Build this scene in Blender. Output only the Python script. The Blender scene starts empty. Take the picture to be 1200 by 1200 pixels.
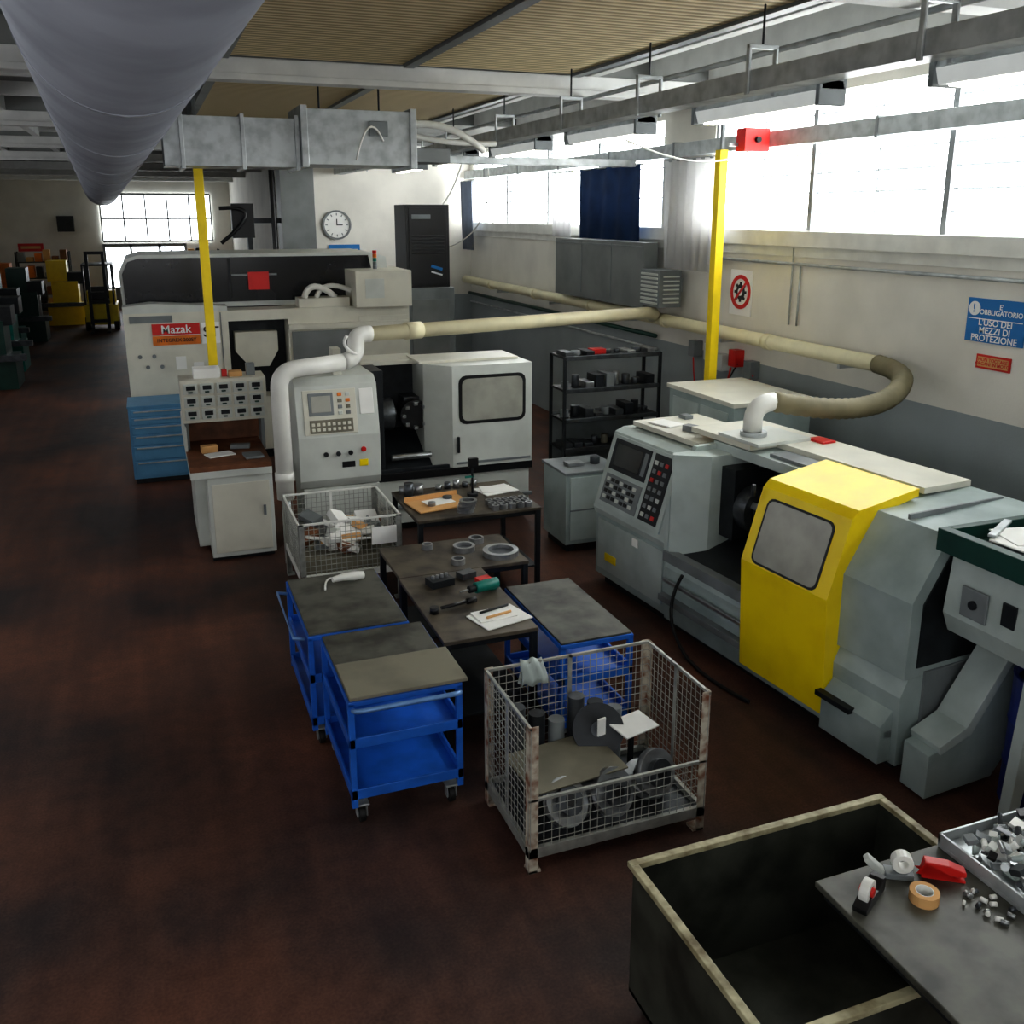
import bpy, bmesh, math, random
from mathutils import Vector, Matrix
random.seed(7)
scene = bpy.context.scene
col = scene.collection

# ------------------------------------------------------------------ materials
def lin(c):
    return tuple((x/255/12.92) if x/255 <= .04045 else ((x/255+.055)/1.055)**2.4 for x in c)
def mk(name, rgb, rough=.5, metal=0, var=.12, scale=4, bump=0, dirt=None, bscale=40, spec=.5, trans=0, glow=0):
    m = bpy.data.materials.new(name); m.use_nodes = True
    nt = m.node_tree; b = nt.nodes["Principled BSDF"]
    c = lin(rgb)
    tc = nt.nodes.new("ShaderNodeTexCoord")
    n = nt.nodes.new("ShaderNodeTexNoise"); n.inputs["Scale"].default_value = scale; n.inputs["Detail"].default_value = 7
    nt.links.new(tc.outputs["Object"], n.inputs["Vector"])
    r = nt.nodes.new("ShaderNodeValToRGB")
    r.color_ramp.elements[0].position = .32; r.color_ramp.elements[1].position = .6
    d = lin(dirt) if dirt else tuple(x*(1-2*var) for x in c)
    r.color_ramp.elements[0].color = (*d, 1)
    r.color_ramp.elements[1].color = (*[min(1, x*(1+var)) for x in c], 1)
    nt.links.new(n.outputs["Fac"], r.inputs["Fac"]); nt.links.new(r.outputs[0], b.inputs["Base Color"])
    b.inputs["Roughness"].default_value = rough; b.inputs["Metallic"].default_value = metal
    b.inputs["Specular IOR Level"].default_value = spec
    if glow:
        b.inputs["Emission Color"].default_value = (*c, 1); b.inputs["Emission Strength"].default_value = glow
    if bump:
        n2 = nt.nodes.new("ShaderNodeTexNoise"); n2.inputs["Scale"].default_value = bscale
        nt.links.new(tc.outputs["Object"], n2.inputs["Vector"])
        bp = nt.nodes.new("ShaderNodeBump"); bp.inputs["Strength"].default_value = bump; bp.inputs["Distance"].default_value = .02
        nt.links.new(n2.outputs["Fac"], bp.inputs["Height"]); nt.links.new(bp.outputs[0], b.inputs["Normal"])
    if trans:
        tr = nt.nodes.new("ShaderNodeBsdfTranslucent"); tr.inputs[0].default_value = (*c, 1)
        mx = nt.nodes.new("ShaderNodeMixShader"); mx.inputs[0].default_value = trans
        out = nt.nodes["Material Output"]
        nt.links.new(b.outputs[0], mx.inputs[1]); nt.links.new(tr.outputs[0], mx.inputs[2]); nt.links.new(mx.outputs[0], out.inputs[0])
    return m
def emit(name, rgb, s):
    m = bpy.data.materials.new(name); m.use_nodes = True
    b = m.node_tree.nodes["Principled BSDF"]
    b.inputs["Base Color"].default_value = (*lin(rgb), 1)
    b.inputs["Emission Color"].default_value = (*lin(rgb), 1)
    b.inputs["Emission Strength"].default_value = s
    return m

M = {}
M['white'] = mk('paint_white', (220, 220, 214), .45, var=.05)
M['wall'] = mk('wall_paint', (222, 219, 210), .8, var=.05, scale=1.2, bump=.1)
M['dado'] = mk('wall_dado_grey', (150, 158, 160), .6, var=.05, scale=1.2, bump=.1)
M['ceil'] = mk('ceiling_paint', (140, 142, 140), .8, var=.08, scale=1)
M['beam'] = mk('beam_paint', (216, 217, 214), .6, var=.05)
M['duct'] = mk('duct_grey', (148, 152, 162), .5, .15, var=.08, scale=2)
M['galv'] = mk('galvanised', (182, 187, 188), .42, .5, var=.12, scale=7)
M['mgreen'] = mk('machine_greygreen', (164, 178, 176), .42, var=.06, scale=2.5, dirt=(142, 156, 154))
M['mgrl'] = mk('machine_greygreen_light', (186, 197, 194), .42, var=.05, scale=2.5, dirt=(166, 178, 174))
M['mlight'] = mk('machine_light', (206, 210, 204), .4, var=.05, scale=2.5)
M['mcream'] = mk('machine_cream', (216, 214, 200), .42, var=.05, scale=2.5)
M['mgrey'] = mk('machine_grey', (122, 128, 130), .45, var=.1, scale=3)
M['dark'] = mk('dark_metal', (34, 38, 42), .45, .3, var=.2, scale=6)
M['black'] = mk('black_plastic', (16, 17, 20), .4, var=.2)
M['screen'] = mk('screen_glass', (14, 18, 24), .12, var=.1)
M['glassd'] = mk('dark_window', (26, 28, 32), .18, var=.15, scale=2)
M['glassg'] = mk('grey_window', (164, 164, 154), .25, var=.1, scale=3)
M['yellow'] = mk('yellow_paint', (255, 220, 4), .38, var=.04)
M['pyel'] = mk('pole_yellow', (250, 218, 20), .5, var=.05)
M['blue'] = mk('cart_blue', (36, 104, 200), .42, var=.1, scale=5)
M['lblue'] = mk('handle_light_blue', (110, 150, 200), .35, .3, var=.05)
M['cblue'] = mk('cabinet_blue', (92, 150, 190), .45, var=.06)
M['nblue'] = mk('tarp_navy', (30, 62, 104), .8, var=.15, trans=.2)
M['barrel'] = mk('barrel_blue', (26, 44, 120), .35, var=.1)
M['top'] = mk('oily_table_top', (84, 84, 76), .45, .1, var=.2, scale=5, dirt=(48, 48, 43))
M['top2'] = mk('table_top_brown', (86, 78, 66), .45, .1, var=.2, scale=5, dirt=(48, 42, 36))
M['board'] = mk('tan_board', (122, 118, 102), .6, var=.12, scale=3)
M['wire'] = mk('wire_steel', (168, 170, 164), .4, .4, var=.12, scale=12)
M['rust'] = mk('rusty_post', (196, 190, 174), .7, .1, var=.1, scale=14, dirt=(126, 74, 48))
M['steel'] = mk('steel', (165, 168, 170), .3, .8, var=.12, scale=10)
M['iron'] = mk('iron_dark', (84, 88, 92), .38, .7, var=.15, scale=10)
M['cream'] = mk('pvc_cream', (232, 224, 188), .4, var=.04)
M['pvc'] = mk('pvc_white', (230, 230, 224), .35, var=.03)
M['hose'] = mk('flex_hose', (134, 126, 98), .6, var=.1)
M['wood'] = mk('wood_top', (116, 72, 44), .55, var=.2, scale=6)
M['card'] = mk('cardboard', (214, 166, 108), .8, var=.05)
M['paper'] = mk('paper', (240, 240, 236), .8, var=.02)
M['red'] = mk('red_paint', (206, 34, 28), .4, var=.05)
M['sblue'] = mk('sign_blue', (18, 112, 180), .4, var=.03)
M['swhite'] = mk('sign_white', (240, 240, 238), .5, var=.02)
M['teal'] = mk('tool_teal', (14, 120, 108), .4, var=.08)
M['dgreen'] = mk('dark_green', (20, 64, 55), .4, var=.1)
M['olive'] = mk('bin_rim', (178, 172, 140), .5, var=.15, scale=9, dirt=(110, 98, 68))
M['bing'] = mk('bin_grey', (66, 68, 60), .5, .2, var=.2, scale=4, dirt=(40, 42, 36))
M['orange'] = mk('orange', (222, 120, 30), .5)
M['curt'] = mk('curtain_white', (240, 240, 240), .9, var=.03, trans=.45)
M['curt2'] = mk('curtain_grey', (140, 148, 160), .9, var=.08, trans=.3)
M['rubber'] = mk('rubber', (20, 20, 20), .6)
M['panelg'] = mk('panel_grey', (128, 132, 132), .5, .2, var=.08, scale=2)
M['wframe'] = mk('window_frame', (136, 140, 142), .5, var=.05)
M['louvre'] = mk('window_louvre', (204, 208, 210), .5, var=.02, trans=.35)
M['ltube'] = emit('lamp_tube', (255, 252, 240), 6.0)
M['lampglass'] = mk('lamp_cover', (210, 214, 212), .25, var=.05, glow=.4)
M['sky'] = emit('window_daylight', (250, 252, 252), 10.5)
M['skyf'] = emit('window_daylight_far', (240, 246, 250), 5.0)
M['skyl'] = emit('window_daylight_left', (242, 243, 246), 2.0)
M['skyb'] = emit('window_daylight_back', (244, 246, 248), 2.6)  # glow of the added fill window behind the camera

def floor_mat():
    m = bpy.data.materials.new('floor_red_concrete'); m.use_nodes = True
    nt = m.node_tree; b = nt.nodes["Principled BSDF"]; L = nt.links
    tc = nt.nodes.new("ShaderNodeTexCoord")
    n1 = nt.nodes.new("ShaderNodeTexNoise"); n1.inputs["Scale"].default_value = .45; n1.inputs["Detail"].default_value = 7
    L.new(tc.outputs["Object"], n1.inputs["Vector"])
    r = nt.nodes.new("ShaderNodeValToRGB"); e = r.color_ramp.elements
    e[0].position = .38; e[0].color = (*lin((66, 56, 54)), 1)
    e[1].position = .66; e[1].color = (*lin((124, 82, 64)), 1)
    L.new(n1.outputs["Fac"], r.inputs["Fac"])
    n2 = nt.nodes.new("ShaderNodeTexNoise"); n2.inputs["Scale"].default_value = 7; n2.inputs["Detail"].default_value = 12
    L.new(tc.outputs["Object"], n2.inputs["Vector"])
    r2 = nt.nodes.new("ShaderNodeValToRGB"); r2.color_ramp.elements[0].position = .35; r2.color_ramp.elements[1].position = .6
    r2.color_ramp.elements[0].color = (.68, .7, .72, 1); r2.color_ramp.elements[1].color = (1, 1, 1, 1)
    L.new(n2.outputs["Fac"], r2.inputs["Fac"])
    mx = nt.nodes.new("ShaderNodeMix"); mx.data_type = 'RGBA'; mx.blend_type = 'MULTIPLY'; mx.inputs[0].default_value = .8
    L.new(r.outputs[0], mx.inputs[6]); L.new(r2.outputs[0], mx.inputs[7])
    mp = nt.nodes.new("ShaderNodeMapping"); mp.inputs["Scale"].default_value = (2.2, .25, 1)
    n3 = nt.nodes.new("ShaderNodeTexNoise"); n3.inputs["Scale"].default_value = 2; n3.inputs["Detail"].default_value = 6
    L.new(tc.outputs["Object"], mp.inputs[0]); L.new(mp.outputs[0], n3.inputs["Vector"])
    r3 = nt.nodes.new("ShaderNodeValToRGB"); r3.color_ramp.elements[0].position = .4; r3.color_ramp.elements[1].position = .62
    r3.color_ramp.elements[0].color = (.78, .79, .82, 1); r3.color_ramp.elements[1].color = (1.08, 1.04, 1, 1)
    L.new(n3.outputs["Fac"], r3.inputs["Fac"])
    mx2 = nt.nodes.new("ShaderNodeMix"); mx2.data_type = 'RGBA'; mx2.blend_type = 'MULTIPLY'; mx2.inputs[0].default_value = .9
    L.new(mx.outputs[2], mx2.inputs[6]); L.new(r3.outputs[0], mx2.inputs[7])
    n4 = nt.nodes.new("ShaderNodeTexNoise"); n4.inputs["Scale"].default_value = 60; n4.inputs["Detail"].default_value = 4
    L.new(tc.outputs["Object"], n4.inputs["Vector"])
    r4 = nt.nodes.new("ShaderNodeValToRGB"); r4.color_ramp.elements[0].position = .35; r4.color_ramp.elements[1].position = .7
    r4.color_ramp.elements[0].color = (.8, .8, .82, 1); r4.color_ramp.elements[1].color = (1.15, 1.15, 1.15, 1)
    L.new(n4.outputs["Fac"], r4.inputs["Fac"])
    mx3 = nt.nodes.new("ShaderNodeMix"); mx3.data_type = 'RGBA'; mx3.blend_type = 'MULTIPLY'; mx3.inputs[0].default_value = 1
    L.new(mx2.outputs[2], mx3.inputs[6]); L.new(r4.outputs[0], mx3.inputs[7]); L.new(mx3.outputs[2], b.inputs["Base Color"])
    mr = nt.nodes.new("ShaderNodeMapRange"); mr.inputs[3].default_value = .45; mr.inputs[4].default_value = .72
    L.new(n2.outputs["Fac"], mr.inputs[0]); L.new(mr.outputs[0], b.inputs["Roughness"])
    b.inputs["Specular IOR Level"].default_value = .24
    bp = nt.nodes.new("ShaderNodeBump"); bp.inputs["Strength"].default_value = .12
    L.new(n4.outputs["Fac"], bp.inputs["Height"]); L.new(bp.outputs[0], b.inputs["Normal"])
    return m
M['floor'] = floor_mat()
def slat_mat():
    m = bpy.data.materials.new('ceiling_slats'); m.use_nodes = True
    nt = m.node_tree; b = nt.nodes["Principled BSDF"]; L = nt.links
    tc = nt.nodes.new("ShaderNodeTexCoord")
    w = nt.nodes.new("ShaderNodeTexWave"); w.bands_direction = 'Y'; w.inputs["Scale"].default_value = 3.2; w.inputs["Distortion"].default_value = .3
    L.new(tc.outputs["Object"], w.inputs["Vector"])
    r = nt.nodes.new("ShaderNodeValToRGB"); e = r.color_ramp.elements
    e[0].color = (*lin((172, 154, 118)), 1); e[1].color = (*lin((242, 224, 182)), 1)
    L.new(w.outputs["Fac"], r.inputs["Fac"]); L.new(r.outputs[0], b.inputs["Base Color"])
    bp = nt.nodes.new("ShaderNodeBump"); bp.inputs["Strength"].default_value = .6; bp.inputs["Distance"].default_value = .03
    L.new(w.outputs["Fac"], bp.inputs["Height"]); L.new(bp.outputs[0], b.inputs["Normal"])
    b.inputs["Roughness"].default_value = .8
    return m
M['slat'] = slat_mat()

# ------------------------------------------------------------------ builder
class B:
    def __init__(s, name, loc=(0, 0, 0), rz=0, bev=.005):
        s.name, s.loc, s.rz, s.bev = name, loc, rz, bev
        s.bm = bmesh.new(); s.ms = []
    def mi(s, m):
        if m not in s.ms: s.ms.append(m)
        return s.ms.index(m)
    def face(s, vs, m, smooth=False):
        try:
            f = s.bm.faces.new(vs); f.material_index = s.mi(m); f.smooth = smooth; return f
        except ValueError: return None
    def hexa(s, p, m):
        v = [s.bm.verts.new(q) for q in p]
        for i in ((0, 3, 2, 1), (4, 5, 6, 7), (0, 1, 5, 4), (1, 2, 6, 5), (2, 3, 7, 6), (3, 0, 4, 7)):
            s.face([v[j] for j in i], m)
        return s
    def box(s, x0, x1, y0, y1, z0, z1, m, mat=None):
        p = [(x0, y0, z0), (x1, y0, z0), (x1, y1, z0), (x0, y1, z0), (x0, y0, z1), (x1, y0, z1), (x1, y1, z1), (x0, y1, z1)]
        if mat is not None: p = [mat @ Vector(q) for q in p]
        return s.hexa(p, m)
    def cbox(s, c, d, m, rz=0, rx=0, ry=0):
        mt = Matrix.Translation(c) @ Matrix.Rotation(rz, 4, 'Z') @ Matrix.Rotation(ry, 4, 'Y') @ Matrix.Rotation(rx, 4, 'X')
        return s.box(-d[0]/2, d[0]/2, -d[1]/2, d[1]/2, -d[2]/2, d[2]/2, m, mt)
    def prism(s, pts, ax, a, b, m):
        def P(q, t):
            return {'x': (t, q[0], q[1]), 'y': (q[0], t, q[1]), 'z': (q[0], q[1], t)}[ax]
        A = [s.bm.verts.new(P(q, a)) for q in pts]; C = [s.bm.verts.new(P(q, b)) for q in pts]
        s.face(A, m); s.face(C[::-1], m)
        n = len(pts)
        for i in range(n): s.face([A[i], A[(i+1) % n], C[(i+1) % n], C[i]], m)
        return s
    def slab(s, pts, nrm, t, m):
        n = Vector(nrm)*t
        A = [s.bm.verts.new(Vector(p)) for p in pts]; C = [s.bm.verts.new(Vector(p)+n) for p in pts]
        s.face(A, m); s.face(C[::-1], m); k = len(pts)
        for i in range(k): s.face([A[i], A[(i+1) % k], C[(i+1) % k], C[i]], m)
        return s
    def tube(s, path, r, m, n=12, cap=True, rf=None):
        P = [Vector(p) for p in path]; rings = []
        t = (P[1]-P[0]).normalized()
        a = Vector((0, 0, 1)) if abs(t.z) < .9 else Vector((1, 0, 0))
        u = t.cross(a).normalized()
        for i, p in enumerate(P):
            if i == 0: t = P[1]-P[0]
            elif i == len(P)-1: t = P[-1]-P[-2]
            else: t = (P[i+1]-P[i]).normalized()+(P[i]-P[i-1]).normalized()
            t = t.normalized(); u = (u-t*u.dot(t)).normalized(); w = t.cross(u)
            rr = rf(i) if rf else r
            rings.append([s.bm.verts.new(p+(u*math.cos(2*math.pi*k/n)+w*math.sin(2*math.pi*k/n))*rr) for k in range(n)])
        for i in range(len(rings)-1):
            for k in range(n):
                s.face([rings[i][k], rings[i][(k+1) % n], rings[i+1][(k+1) % n], rings[i+1][k]], m, n > 5)
        if cap: s.face(rings[0][::-1], m); s.face(rings[-1], m)
        return s
    def cyl(s, p0, p1, r, m, n=20, r2=None):
        return s.tube([p0, p1], r, m, n, True, (lambda i: r if i == 0 else r2) if r2 is not None else None)
    def ring(s, c, ax, ro, ri, h, m, n=28):
        def P(rad, k, t):
            x, y = rad*math.cos(2*math.pi*k/n), rad*math.sin(2*math.pi*k/n)
            q = {'x': (t, x, y), 'y': (x, t, y), 'z': (x, y, t)}[ax]
            return (c[0]+q[0], c[1]+q[1], c[2]+q[2])
        V = [[s.bm.verts.new(P(rad, k, t)) for k in range(n)] for rad, t in ((ro, 0), (ro, h), (ri, h), (ri, 0))]
        for j in range(4):
            for k in range(n):
                s.face([V[j][k], V[j][(k+1) % n], V[(j+1) % 4][(k+1) % n], V[(j+1) % 4][k]], m)
        return s
    def text(s, body, size, o, xd, yd, m, align='CENTER', depth=.002):
        cu = bpy.data.curves.new('t', 'FONT'); cu.body = body; cu.size = size; cu.align_x = align; cu.align_y = 'CENTER'; cu.extrude = depth/2; cu.space_line = .85; cu.offset = size*.012
        ob = bpy.data.objects.new('t', cu); col.objects.link(ob)
        dg = bpy.context.evaluated_depsgraph_get(); me = bpy.data.meshes.new_from_object(ob.evaluated_get(dg))
        xd = Vector(xd).normalized(); yd = Vector(yd).normalized(); nd = xd.cross(yd)
        T = Matrix((xd, yd, nd)).transposed()
        vs = [s.bm.verts.new(Vector(o)+T @ v.co) for v in me.vertices]
        for p in me.polygons: s.face([vs[i] for i in p.vertices], m)
        bpy.data.objects.remove(ob); bpy.data.curves.remove(cu); bpy.data.meshes.remove(me)
        return s
    def done(s, parent=None):
        bmesh.ops.recalc_face_normals(s.bm, faces=s.bm.faces)
        me = bpy.data.meshes.new(s.name); s.bm.to_mesh(me); s.bm.free()
        for m in s.ms: me.materials.append(M[m])
        ob = bpy.data.objects.new(s.name, me); col.objects.link(ob)
        ob.location = s.loc; ob.rotation_euler = (0, 0, s.rz)
        if s.bev:
            md = ob.modifiers.new('bevel', 'BEVEL'); md.width = s.bev; md.segments = 2; md.limit_method = 'ANGLE'; md.angle_limit = math.radians(50); md.use_clamp_overlap = True
        if parent: ob.parent = parent
        return ob
def arc(p, c, q, n=8):
    """quadratic bezier from p to q; c is the control point"""
    p, c, q = Vector(p), Vector(c), Vector(q)
    return [(1-t)**2*p+2*t*(1-t)*c+t*t*q for t in [i/n for i in range(n+1)]]

# ------------------------------------------------------------------ room
XW = 7.2; XL = -5.5; YB = -2.0; YF = 42.0; ZC = 5.45
B('floor', bev=0).box(XL-.2, XW+.2, YB-.2, YF+.2, -.1, 0, 'floor').done()
B('ceiling', bev=0).box(XL-.2, XW+.2, YB-.2, YF+.2, ZC, ZC+.1, 'ceil').done()
wr = B('wall_right', bev=0)
wins = [(2.0, 5.0), (5.2, 11.25), (12.6, 21.3)]
z0, z1 = 3.6, 5.1
wr.box(XW, XW+.25, YB, YF, 1.94, z0, 'wall'); wr.box(XW, XW+.25, YB, YF, z1, ZC, 'wall')
wr.box(XW, XW+.25, YB, YF, 0, 1.94, 'dado')
ys = [YB]
for a, b in wins: ys += [a, b]
ys.append(YF)
for i in range(0, len(ys), 2): wr.box(XW, XW+.25, ys[i], ys[i+1], z0, z1, 'wall')
wr.done()
B('trim_window_ledge').box(XW-.1, XW, 2, 21.3, 3.42, 3.6, 'white').box(XW-.03, XW, 2, 21.3, 3.3, 3.42, 'white').done()
for wi, (a, b) in enumerate(wins):
    w = B('window_%d' % (wi+1), bev=0)
    w.box(XW+.14, XW+.18, a, b, z0, z1, 'sky')
    n = max(1, round((b-a)/2.0))
    for i in range(n+1):
        y = a+(b-a)*i/n; t = .035
        w.box(XW+.02, XW+.13, y-t, y+t, z0, z1, 'wframe')
    for i in range(n):
        ym = a+(b-a)*(i+.5)/n
        w.box(XW+.07, XW+.1, ym-.01, ym+.01, z0, z1, 'louvre')
    for j in range(8):
        z = z0+(z1-z0)*j/7
        w.box(XW+.08, XW+.11, a, b, z-.01, z+.01, 'louvre')
    w.done()
B('wall_left', bev=0).box(XL-.25, XL, YB, YF, 0, 1.94, 'dado').box(XL-.25, XL, YB, YF, 1.94, ZC, 'wall').done()
for i, (a, b) in enumerate([(0, 7), (9, 16), (18, 25)]):
    w = B('window_%d' % (i+4), bev=0); w.box(XL+.005, XL+.03, a, b, 2.9, 4.7, 'skyl')
    for j in range(8):
        y = a+(b-a)*j/7; w.box(XL, XL+.06, y-.03, y+.03, 2.9, 4.7, 'panelg')
    for z in (2.9, 3.5, 4.1, 4.7): w.box(XL, XL+.06, a, b, z-.03, z+.03, 'panelg')
    w.done()
B('wall_back', bev=0).box(XL, XW, YB-.25, YB, 0, ZC, 'wall').done()
w = B('window_7', bev=0); w.box(-4.5, 3.5, YB+.005, YB+.03, 2.6, 4.9, 'skyb')  # unseen area light built as a window, added behind the camera for fill
for j in range(9): w.box(-4.53+j, -4.47+j, YB, YB+.06, 2.6, 4.9, 'panelg')
w.done()
B('wall_far', bev=0).box(XL, XW, YF, YF+.25, 0, ZC, 'wall').done()
fw = B('window_8', bev=0)
fw.box(-1.5, 2.7, YF-.06, YF-.03, 2.7, 4.55, 'skyf')
for j in range(6): fw.box(-1.53+j*.84, -1.47+j*.84, YF-.12, YF-.06, 2.7, 4.55, 'panelg')
for z in (2.7, 3.6, 4.55): fw.box(-1.5, 2.7, YF-.12, YF-.06, z-.04, z+.04, 'panelg')
fw.done()
dr = B('door_1', bev=0)
dr.box(-1.5, 1.6, YF-.1, YF-.04, .5, 2.5, 'skyf')
for x in (-1.5, -.5, .6, 1.6): dr.box(x-.05, x+.05, YF-.16, YF-.02, 0, 2.6, 'mgrey')
dr.box(-1.5, 1.6, YF-.16, YF-.02, 2.48, 2.6, 'mgrey'); dr.box(-1.5, 1.6, YF-.16, YF-.02, 0, .9, 'mgrey')
dr.done()
wp = B('wall_partition', bev=0)
wp.box(3.5, XW, 21.5, 21.75, 1.94, ZC, 'wall').box(3.5, XW, 21.5, 21.75, 0, 1.94, 'dado')
wp.box(3.5, 3.75, 21.75, YF, 0, ZC, 'wall').done()

for y in (-.1, 4.8, 9.68, 15.6, 20.5, 25.4, 30.3, 35.2, 40):
    B('ceiling_beam').box(XL, XW, y-.11, y+.11, 5.0, 5.06, 'beam').box(XL, XW, y-.09, y+.09, 5.06, 5.2, 'beam').box(XL, XW, y-.04, y+.04, 5.2, ZC, 'ceil').done()
for x in (-5, -3.9, -2.8, -1.7, -.7, 4.6, 5.35, 6.1, 6.9):
    B('ceiling_joist').box(x-.06, x+.06, YB, YF, 5.2, ZC, 'beam').done()
for (a, b) in [(0.1, 4.6), (5.0, 9.5), (9.95, 15.4), (15.85, 20.3), (20.75, 25.2)]:
    cp = B('ceiling_slat_panel', bev=0)
    cp.box(.85, 2.5, a, b, 5.2, 5.25, 'slat').box(2.62, 4.3, a, b, 5.2, 5.25, 'slat')
    for x in (.82, 2.56, 4.34): cp.box(x-.05, x+.05, a, b, 5.17, ZC, 'mgrey')
    cp.done()
for y in range(2, 40, 2):
    B('ceiling_purlin').box(XL, .7, y+.3, y+.42, 5.28, ZC-.001, 'beam').done()

# ------------------------------------------------------------------ ducts
d = B('ventilation_duct', bev=0)
def ax(y): k = (y+1.95)/33; return Vector((.25-1.27*k, y, 4.77-.29*k))
d.tube([ax(-1.5), ax(30.6), ax(31)], .465, 'duct', 40, True, lambda i: (.465, .465, .34)[i])
for y in range(-1, 31, 3): d.tube([ax(y), ax(y+.05)], .47, 'duct', 40)
d.done()
d = B('branch_air_duct', bev=.004)
d.box(.27, 1.65, 10.5, 11.1, 4.27, 4.76, 'galv')
for x in (.45, 1.05, 1.6): d.box(x-.02, x+.02, 10.47, 11.13, 4.24, 4.79, 'galv')
d.box(1.65, 2.85, 10.4, 11.2, 4.3, 4.86, 'galv')
d.box(1.63, 1.7, 10.37, 11.23, 4.27, 4.89, 'galv').box(2.8, 2.87, 10.37, 11.23, 4.27, 4.89, 'galv')
d.box(2.86, 3.3, 10.55, 11.0, 4.35, 4.5, 'panelg').box(2.35, 2.55, 10.36, 10.4, 4.6, 4.75, 'mgrey')
d.tube(arc((2.87, 10.6, 4.75), (3.3, 10.5, 4.8), (3.75, 10.7, 4.5), 10), .04, 'pvc', 8).tube(arc((2.5, 10.38, 4.55), (2.3, 10.2, 4.9), (2.2, 10.38, 4.35), 10), .012, 'pvc', 6)
d.tube(arc((2.87, 10.7, 4.65), (3.2, 10.6, 4.55), (3.9, 10.7, 4.58), 10), .03, 'pvc', 8)
d.cyl((1.9, 10.8, 4.86), (1.9, 10.8, 5.16), .012, 'dark', 6).cyl((2.56, 10.8, 4.86), (2.56, 10.8, 5.16), .012, 'dark', 6)
d.done()

# ------------------------------------------------------------------ cable trays & lights
t = B('cable_tray')
t.prism([(4.02, 4.76), (4.02, 4.62), (4.22, 4.62), (4.22, 4.76), (4.2, 4.76), (4.2, 4.64), (4.04, 4.64), (4.04, 4.76)], 'y', -1.5, 21.4, 'galv')
for y in (2.7, 4.3, 5.9, 7.5, 9.1, 11, 13, 15, 17, 19):
    t.box(4.0, 4.24, y-.02, y+.02, 4.9, 4.93, 'galv').box(4.0, 4.02, y-.02, y+.02, 4.6, 4.92, 'galv').box(4.22, 4.24, y-.02, y+.02, 4.6, 4.92, 'galv')
    t.cyl((4.12, y, 4.92), (4.12, y, 5.19), .01, 'dark', 6)
for o in (0, .04, .08): t.tube([(4.07+o, -1.5, 4.66), (4.07+o, 21.4, 4.66)], .012, 'black', 6)
t.done()
t = B('cable_tray')
t.box(7.02, 7.19, 1, 21.4, 4.56, 4.74, 'galv')
for y in range(2, 21, 2): t.box(7.01, 7.195, y, y+.04, 4.54, 4.76, 'wframe')
t.done()
t = B('cable_tray')
t.box(2.9, 6.75, 12.6, 12.75, 4.45, 4.55, 'galv').done()
for y0 in (2.9, 5.45, 8.0, 10.4, 13, 15.6):
    f = B('fluorescent_ceiling_lamp')
    x = 4.38
    f.prism([(x-.1, 4.6), (x+.1, 4.6), (x+.08, 4.66), (x-.08, 4.66)], 'y', y0, y0+1.6, 'galv')
    f.prism([(x-.1, 4.6), (x+.1, 4.6), (x+.07, 4.51), (x-.07, 4.51)], 'y', y0+.04, y0+1.56, 'lampglass')
    f.box(x-.05, x+.05, y0+.1, y0+1.5, 4.495, 4.512, 'ltube')
    for q in (y0, y0+1.56): f.box(x-.11, x+.11, q, q+.04, 4.5, 4.67, 'mgrey')
    for q in (y0+.3, y0+1.3): f.box(x-.138, x+.02, q-.015, q+.015, 4.655, 4.675, 'galv')
    f.done()
for x in (4.5, 5.6):
    p = B('ceiling_conduit', bev=0); p.tube([(x, -1.5, 4.97), (x, 21.4, 4.97)], .022, 'galv', 8); p.done()

# ------------------------------------------------------------------ yellow poles
for (x, y, h) in ((.7, 12.6, 4.4), (6.42, 9.88, 4.52)):
    p = B('yellow_pole')
    p.box(x-.055, x+.055, y-.055, y+.055, 0.012, h, 'pyel').box(x-.12, x+.12, y-.12, y+.12, 0, .012, 'pyel')
    p.box(x-.02, x+.02, y-.02, y+.02, h, 5.15, 'mgrey'); p.done()
o = B('emergency_junction_box'); x, y = 6.6, 9.85
o.box(x, x+.34, y-.16, y+.02, 4.5, 4.76, 'red').cyl((x+.17, y-.16, 4.63), (x+.17, y-.2, 4.63), .035, 'black', 10).box(x-.12, x, y-.03, y+.01, 4.56, 4.6, 'galv').box(x+.34, XW-.2, y-.03, y+.01, 4.6, 4.64, 'galv')
o.tube(arc((x-1.6, y-.1, 4.62), (x-.6, y-.2, 4.2), (x+.1, y-.1, 4.5), 12), .012, 'pvc', 6); o.done()

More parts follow.
